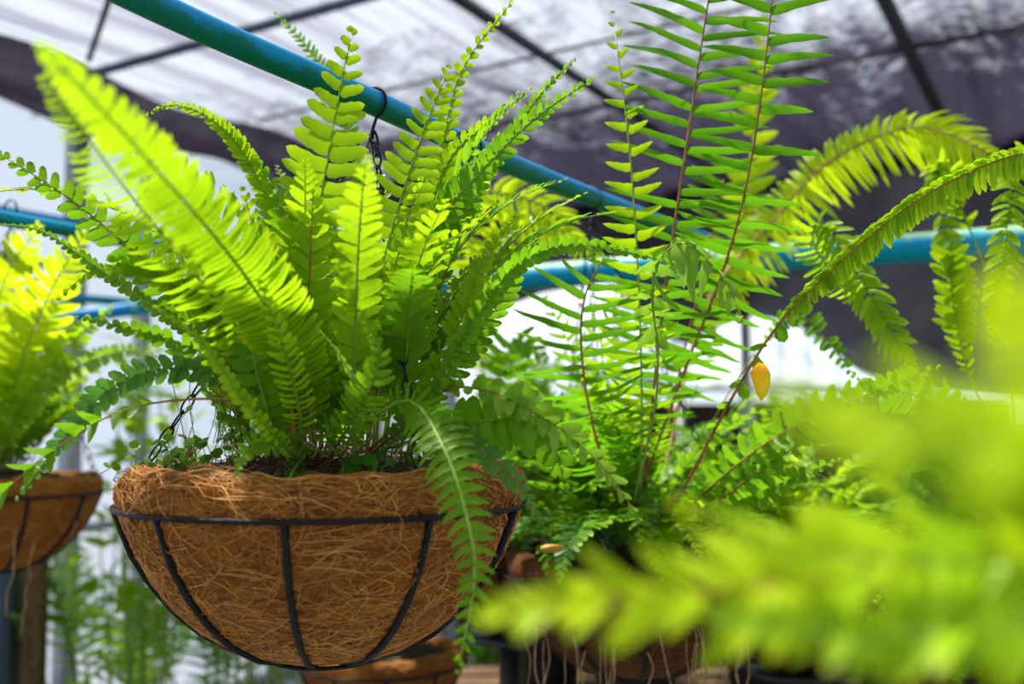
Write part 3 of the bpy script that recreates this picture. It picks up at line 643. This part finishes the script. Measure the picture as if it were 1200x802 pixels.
# the single yellow leaf
p = P(893, 448, 1.17); mb = MB(); A = np.array((.15, .3, .95)); A = nrm(A); Bv = nrm(np.array((1, .1, -.1))); q = []
out = [(-.3, 1.), (.15, .95), (.45, .55), (.5, 0), (.35, -.6), (.05, -1), (-.25, -.75), (-.55, -.1), (-.75, .35), (-.55, .7)]
Nn = np.cross(A, Bv); c3 = p
rings = []
for kk in (1, .6): rings += [p+kk*.021*(x*Bv*.95+y*A)+Nn*.003*kk*kk*x*2 for x, y in out]
mb.add(rings+[p-Nn*.001], [(i, (i+1) % 10, 10+(i+1) % 10, 10+i) for i in range(10)]+[(10+i, 10+(i+1) % 10, 20) for i in range(10)], .6)
o = mb.build('yellow_leaf', M['yellowleaf']); md = o.modifiers.new('t', 'SOLIDIFY'); md.thickness = .0005
tag(o, 'single bright yellow leaf caught on the reddish fern stem before the tarpaulin', 'leaf')
for i, (x, y, Yd, lab) in enumerate(((737, 678, 1.28, 'pale orange fallen leaf lying in the ferns just above the blurred frond tip'), (815, 630, 1.4, 'small dry orange leaf in the ferns above the blurred frond'))):
    mb = MB(); c = P(x-90*(i == 0), y-35*(i == 0), Yd)
    pts = [c+np.array((.014*math.cos(a), -.002*math.sin(2*a), .005*math.sin(a))) for a in np.linspace(0, 6.283, 12, endpoint=False)]
    mb.add(pts+[c-np.array((0, .002, 0))], [(j, (j+1) % 12, 12) for j in range(12)], .6)
    o = mb.build('dry_leaf', M['dryleaf']); md = o.modifiers.new('t', 'SOLIDIFY'); md.thickness = .0005; tag(o, lab, 'leaf')

# ------------------------------------------------------------------ hanging fronds at right: fern in a basket beyond the frame edge
stand(P(1190, 770, 1.55), .185, 'steel stand under the coir basket with dry grass')
rb, rcen, _ = make_basket(P(1190, 770, 1.55), .185, .1, None, 'coir basket with dry grass and roots below the out-of-focus fronds', 900, 'coir_old', 'fibre_old', 'wire', 30, 8)
ex = [
 ([(1190, 620, 1.55), (1180, 400, 1.5), (1120, 230, 1.5), (1098, 190, 1.5), (1105, 260, 1.5), (1125, 330, 1.5), (1120, 400, 1.5)], 20, 8, dict(leaf='young', u0=.55, vee=.5, twist=.6, jit=.25, prof='even')),
 ([(1200, 620, 1.5), (1260, 350, 1.3), (1230, 200, 1.3), (1192, 190, 1.3), (1182, 250, 1.3), (1170, 350, 1.3), (1160, 400, 1.3)], 22, 8, dict(leaf='young', u0=.5, vee=.5, twist=.6, jit=.2, prof='even')),
 ([(1180, 620, 1.5), (1050, 400, 1.45), (960, 300, 1.42), (962, 262, 1.4), (1010, 330, 1.38), (1045, 390, 1.36), (1070, 440, 1.35)], 26, 7.5, dict(leaf='young', u0=.52, vee=.45, twist=.7, jit=.15, prof='even', grav=.2)),
 ([(1200, 620, 1.5), (1160, 500, 1.45), (1130, 420, 1.45), (1110, 300, 1.45), (1130, 340, 1.45), (1140, 400, 1.44)], 24, 9, dict(leaf='young', u0=.45, vee=.4, twist=.5, jit=.2)),
 ([(1180, 640, 1.5), (1120, 500, 1.4), (1060, 460, 1.3), (1000, 470, 1.25), (930, 500, 1.25)], 30, 13, dict(leaf='leaf')),
]
make_fern('sword_fern', rcen+Z*.03, 60, (.18, .42), (.022, .035), (.011, .014), ['leaf', 'deep', 'young', 'pale'],
          'crisp pale-green fern whose narrow twisted fronds hang down over the thick crosswise pipe', 41, bend=(1.0, 2.4), extra=ex, r0=.0013, drape=30)

for (x, y, Yd), sd, lf, ds, db in (((925, 690, 1.85), 45, ['leaf', 'young', 'pale', 'lime'], 'fresh green fern filling the space beneath the single yellow leaf', 'coir basket hidden by ferns beneath the single yellow leaf'),):
    q = P(x, y, Yd); CH0 = 1.2
    stand(q, .16, 'steel stand under the '+db)
    _, qc, _ = make_basket(q, .16, .2, None, db, 0, 'coir_old', seed=sd)
    make_fern('sword_fern', qc+Z*.03, 62 if sd == 44 else 40, (.2, .44 if sd == 44 else .36), (.024, .036), (.011, .014), lf, ds, sd, bend=(.8, 2.0), r0=.0013, drape=26, shape='lance' if sd == 44 else 'blunt')
# basket hung low behind the large one
CH0 = math.radians(200)
lb = P(446, 776, 2.15); stand(lb, .155, 'steel stand under the low brown basket')
_, lcen, _ = make_basket(lb, .155, .5, None, 'low brown coir basket peeping out under the large basket', 900, seed=11)
make_fern('sword_fern', lcen+Z*.03, 26, (.15, .32), (.018, .028), (.010, .013), ['deep', 'leaf'], 'dark green fern in the low basket, hidden behind the large basket', 51, bend=(.8, 2.0), r0=.0012)
# fern behind the hero, with the arching lime frond
bb = P(598, 655, 1.85); stand(bb, .15, 'steel stand under the coir basket just past the large basket')
_, bcen, _ = make_basket(bb, .15, .2, None, 'coir basket on a stand, half hidden between the large basket and the blurred frond tip', 1200, 'coir_old', 'fibre_old', seed=12)
ex = [
 ([(598, 620, 1.85), (560, 380, 1.8), (555, 240, 1.75), (600, 228, 1.72), (650, 250, 1.7), (690, 300, 1.68)], 42, 10, dict(leaf='lime', wr=.8, grav=.4, u0=.4, vee=.1, shape='lance')),
 ([(598, 620, 1.85), (560, 400, 1.8), (570, 290, 1.75), (640, 262, 1.7), (700, 300, 1.7)], 34, 10, dict(leaf='lime', wr=.8, grav=.4, u0=.4, shape='lance')),
 ([(598, 620, 1.85), (590, 480, 1.8), (600, 400, 1.75), (640, 420, 1.7)], 34, 11, dict(leaf='leaf', u0=.3)),
]
make_fern('sword_fern', bcen+Z*.03, 52, (.2, .44), (.02, .03), (.011, .014), ['young', 'leaf', 'deep'], 'yellow-green fern behind the large one, one lime frond arching under the long pipe', 52, bend=(.8, 2.0), extra=ex, r0=.0012, drape=24)

# left basket
CH0 = math.radians(10)
lb = P(-5, 578, 1.95)
_, l2, _ = make_basket(lb, .172, .4, P(2, 262, 1.83)+np.array((0, .03, 0)), 'out-of-focus coir basket at the picture edge, beside the large basket', 1600, seed=14, rootlets=4)
ex = [
 ([(0, 540, 1.9), (20, 440, 1.8), (60, 340, 1.7), (105, 265, 1.65)][:4], 40, 11, dict(leaf='lime')),
 ([(-10, 540, 1.9), (-10, 420, 1.85), (5, 330, 1.8), (45, 265, 1.75)], 42, 11, dict(leaf='lime')),
 ([(0, 540, 1.9), (30, 470, 1.8), (80, 405, 1.75), (130, 360, 1.7)], 24, 9, dict(leaf='young', vee=.5)),
 ([(0, 540, 1.9), (20, 440, 1.8), (50, 390, 1.8), (80, 380, 1.8)], 24, 9, dict(leaf='young')),
 ([(0, 540, 1.9), (60, 450, 1.8), (140, 412, 1.7), (190, 420, 1.65)], 16, 9, dict(leaf='pale', vee=.5)),
]
make_fern('boston_fern', l2+Z*.03, 46, (.16, .34), (.025, .036), (.011, .014), ['lime', 'young', 'leaf', 'leaf'], 'yellow-green sword fern in the smaller out-of-focus hanging basket', 61, bend=(.9, 2.2), extra=ex, r0=.0014)

# ------------------------------------------------------------------ foreground fronds, out of focus
def fg(name, list_, label, base):
    root = empty(name, base, label, 'fern')
    for pts, half, sp, k2 in list_:
        p3 = [P(*q) for q in pts]; Y = np.mean([q[2] for q in pts]); frond(root, p3, px(half, Y), px(sp, Y), **k2)
    return root
fg('arching_fern', [
 ([(1480, 600, .37), (1200, 655, .355), (1000, 676, .345), (800, 696, .34), (565, 722, .335)], 145, 27, dict(leaf='lime', stalk='stalk_red', u0=.0, prof='taper', shape='lance', wr=1.35, fwd=.35, r0=.0014, jit=.22, twist=.15, face=nrm(np.array((-.1, -.72, .68))))),
 ([(1480, 690, .33), (1300, 725, .32), (1130, 740, .32), (960, 745, .32), (820, 720, .32)], 85, 32, dict(leaf='young', u0=.0, prof='taper', shape='lance', wr=1.3, fwd=.35, r0=.001, jit=.22, face=nrm(np.array((.1, -.8, .5))))),
 ([(1400, 660, .33), (1100, 660, .33), (930, 640, .33), (790, 590, .33)], 55, 30, dict(leaf='lime', u0=.0, prof='taper', shape='lance', wr=1.2, fwd=.35, r0=.001, jit=.22, face=nrm(np.array((.1, -.8, .5)))))],
 'large blurred lime frond reaching in low across the foreground', P(1480, 600, .37))
fg('arching_fern', [
 ([(1500, 560, .20), (1300, 540, .19), (1120, 515, .185), (900, 478, .18)], 195, 38, dict(leaf='lime', u0=.0, prof='taper', shape='blunt', wr=1.5, fwd=.35, r0=.0008, jit=.2, face=nrm(np.array((-.1, -.5, .86))))),
 ([(1480, 640, .20), (1300, 580, .19), (1150, 550, .185), (980, 530, .18)], 130, 34, dict(leaf='young', u0=.0, prof='taper', shape='blunt', wr=1.4, fwd=.35, r0=.0008, jit=.25, face=nrm(np.array((-.1, -.8, .5))))),
 ([(1480, 700, .20), (1380, 560, .19), (1270, 450, .18), (1160, 320, .175)], 150, 38, dict(leaf='lime', u0=.0, prof='taper', shape='blunt', wr=1.4, fwd=.3, r0=.0008, jit=.2))],
 'strongly blurred yellow-green fronds filling the upper foreground at the picture edge', P(1500, 560, .20))

# ------------------------------------------------------------------ plants on the ground and benches behind
def bench(x, y, w, d, h, label):
    root = empty('plant_bench', (x, y, 0), label, 'bench'); mb = MB(); 
    for i in range(7): mb.box((x, y-d+2*d*(i+.5)/7, h), (w, 0, 0), (0, d/9, 0), (0, 0, .012))
    mb.build('bench_top', M['wood'], root, False)
    for a in (-1, 1):
        for b in (-1, 1):
            mb = MB(); mb.box((x+a*(w-.05), y+b*(d-.05), h/2), (.025, 0, 0), (0, .025, 0), (0, 0, h/2)); mb.build('leg', M['wood'], root, False)
bench(.75, 2.9, 1.0, .45, .85, 'wooden slatted plant bench beneath the far ferns')
def pot(c, r, h, m, label):
    mb = MB(); c = np.array(c); n = 28; rings = [(r*.7, 0), (r*.97, h*.85), (r*1.06, h*.86), (r*1.06, h), (r*.95, h), (r*.9, h*.85), (0, h*.85)]
    vs = [c+np.array((q*math.cos(a), q*math.sin(a), z)) for q, z in rings for a in np.linspace(0, 6.283, n, endpoint=False)]
    F = [(j*n+i, j*n+(i+1) % n, (j+1)*n+(i+1) % n, (j+1)*n+i) for j in range(len(rings)-1) for i in range(n)]
    mb.add(vs, F); return tag(mb.build('plant_pot', M[m]), label, 'pot')
spots = [(.30, 2.75, 'first'), (.62, 2.7, 'x'), (.95, 2.75, 'x'), (1.3, 2.8, 'x'), (.10, 3.1, ''), (.75, 3.2, ''), (1.15, 3.2, '')]
desc = ['dense green fern on the bench behind the red stems of the tall fern', 'light green fern on the bench under the white tarpaulin', 'yellowish fern on the bench just below the single yellow leaf', 'dark fern on the bench behind the crisp hanging fronds',
        'blue-green fern on the bench just past the large basket', 'tall leafy fern at the back of the bench below the board wall', 'broad fern at the back of the bench behind the blurred fronds']
for i, ((x, y, _), ds) in enumerate(zip(spots, desc)):
    pot((x, y, .862), .11, .17, 'black', 'black plastic pot holding the '+ds.split(' on the bench')[0].split(' at the back')[0]+', '+('near' if i < 4 else 'back')+' row')
    make_fern('potted_fern', np.array((x, y, 1.02)), 40, (.3, .58), (.04, .065), (.02, .026), [['leaf', 'deep', 'deep'], ['leaf', 'leaf', 'pale'], ['young', 'leaf', 'leaf'], ['deep', 'leaf', 'leaf'], ['blue', 'deep', 'pale'], ['leaf', 'deep', 'deep'], ['leaf', 'deep', 'deep']][i],
              ds, 70+i, shape=['blunt', 'lance'][i % 2], bend=(.7, 1.9), r0=.003, wr=.9)
# palms and leafy shrubs at the side wall, all in pots on the floor
pl = [(-1.2, 3.45, 1.25, 'areca palm with long fine leaflets before the white lower wall'), (-1.0, 3.75, 1.2, 'thin palm between the two hanging baskets, low by the wall'), (-.62, 4.0, 1.15, 'dark palm seen just below the large basket'), (-1.5, 3.1, 1.0, 'palm in front of the black barrel under the smaller basket')]
for i, (x, y, h, ds) in enumerate(pl):
    pot((x, y, 0), .16, .28, 'black', 'pot of the '+ds)
    make_fern('areca_palm', np.array((x, y, .24)), 7, (h*.8, h*1.15), (.11, .17), (.028, .036), ['leaf', 'pale', 'deep', 'leaf'], ds, 90+i, shape='lance', bend=(.3, 1.3), up=(1.3, 1.54), spread=.06, cat='palm', r0=.007, wr=.55, u0=.42, stalks=('stalk_green', 'stalk_pale'), droop=.3)
def shrub(base, h, w, nl, lr, leaf, label, seed, lo=3):
    r = random.Random(seed); root = empty('leafy_shrub', base, label, 'shrub'); base = np.array(base); st = MB(); lf = MB()
    for s in range(14):
        top = base+np.array((r.gauss(0, w*.5), r.gauss(0, w*.4), h*r.uniform(.6, 1))); c = spline([base, (base+top)/2+np.array((r.gauss(0, .04), 0, .05)), top], 12); st.tube(c, np.linspace(.006, .002, 12), 5)
        for k_ in range(nl//14):
            q = c[r.randint(lo, 11)]; dr = nrm(np.array((r.gauss(0, 1), r.gauss(0, 1), r.gauss(.3, .5)))); L = lr*r.uniform(.6, 1.2); wv = nrm(np.cross(dr, np.array((r.gauss(0, .4), r.gauss(0, .4), 1)))); nn = np.cross(wv, dr)
            q = q+dr*.03; V_ = []
            for x, ww in ((0, .02), (.15, .55), (.4, 1), (.7, .7), (1, .02)):
                m_ = q+dr*L*x-nn*L*.25*x*x
                V_ += [m_-wv*ww*L*.24+nn*.05*L*ww, m_, m_+wv*ww*L*.24+nn*.05*L*ww]
            lf.add(V_, [(j*3+a, j*3+a+1, j*3+a+4, j*3+a+3) for j in range(4) for a in (0, 1)], r.random())
    st.build('stems', M['stalk_green'], root); lf.build('foliage', M[leaf], root)
sh = [((-1.0, 3.1), 1.95, .18, 'young', 'leafy green shrub between the smaller basket and the large basket chain'), ((-.76, 3.3), 1.82, .15, 'leaf', 'green leafy shrub beside the chain of the large basket'), ((-.45, 3.5), 1.1, .16, 'deep', 'dark low shrub under the large basket'),
      ((.0, 3.7), 1.2, .2, 'deep', 'dark shrub below the low basket'), ((2.9, 8.4), 1.95, .5, 'leaf', 'green shrub outside past the end of the board wall'), ((2.2, 9.0), 2.0, .4, 'deep', 'dark shrub outside behind the sloping tarpaulin')]
for i, ((x, y), h, w, m_, ds) in enumerate(sh):
    if y < 5:
        pot((x, y, 0), .15, .26, 'black', 'pot of the '+ds)
        shrub((x, y, .22), h-.22, w, 190, .09, m_, ds, 120+i, 8 if h > 1.3 else 3)
    else: shrub((x, y, 0), h, w, 500, .16, m_, ds, 120+i)
# loose steel chain hanging through the middle fern
def chain_line(a, b, label, ll=.026, r=.0016, m='steel'):
    mb = MB(); dv = b-a; L = np.linalg.norm(dv); T = dv/L; A = nrm(np.cross(T, (0, 1, .1))); B = np.cross(T, A)
    for q in range(int(L/(ll*.8))):
        cc = a+T*(q*ll*.8); wd = A if q % 2 else B
        mb.tube([cc+T*(ll/2*math.cos(x))+wd*(.0055*math.sin(x)) for x in np.linspace(0, 6.283, 12, endpoint=False)], r, 5, closed=True)
    tag(mb.build('steel_chain', M[m]), label, 'chain')
chain_line(P(708, 640, 1.5), P(722, 322, 2.40), 'pale steel chain rising through the middle fern to the crosswise pipe')
mb = MB(); a = P(545, 172, 1.27); mb.tube([a+np.array((.019*math.cos(x), -.0+.019*math.sin(x)*.3, .019*math.sin(x))) for x in np.linspace(0, 6.283, 20, endpoint=False)], .002, 6, closed=True)
tag(mb.build('wire_tie', M['wire']), 'black wire tie round the long blue pipe above the fern', 'wire')
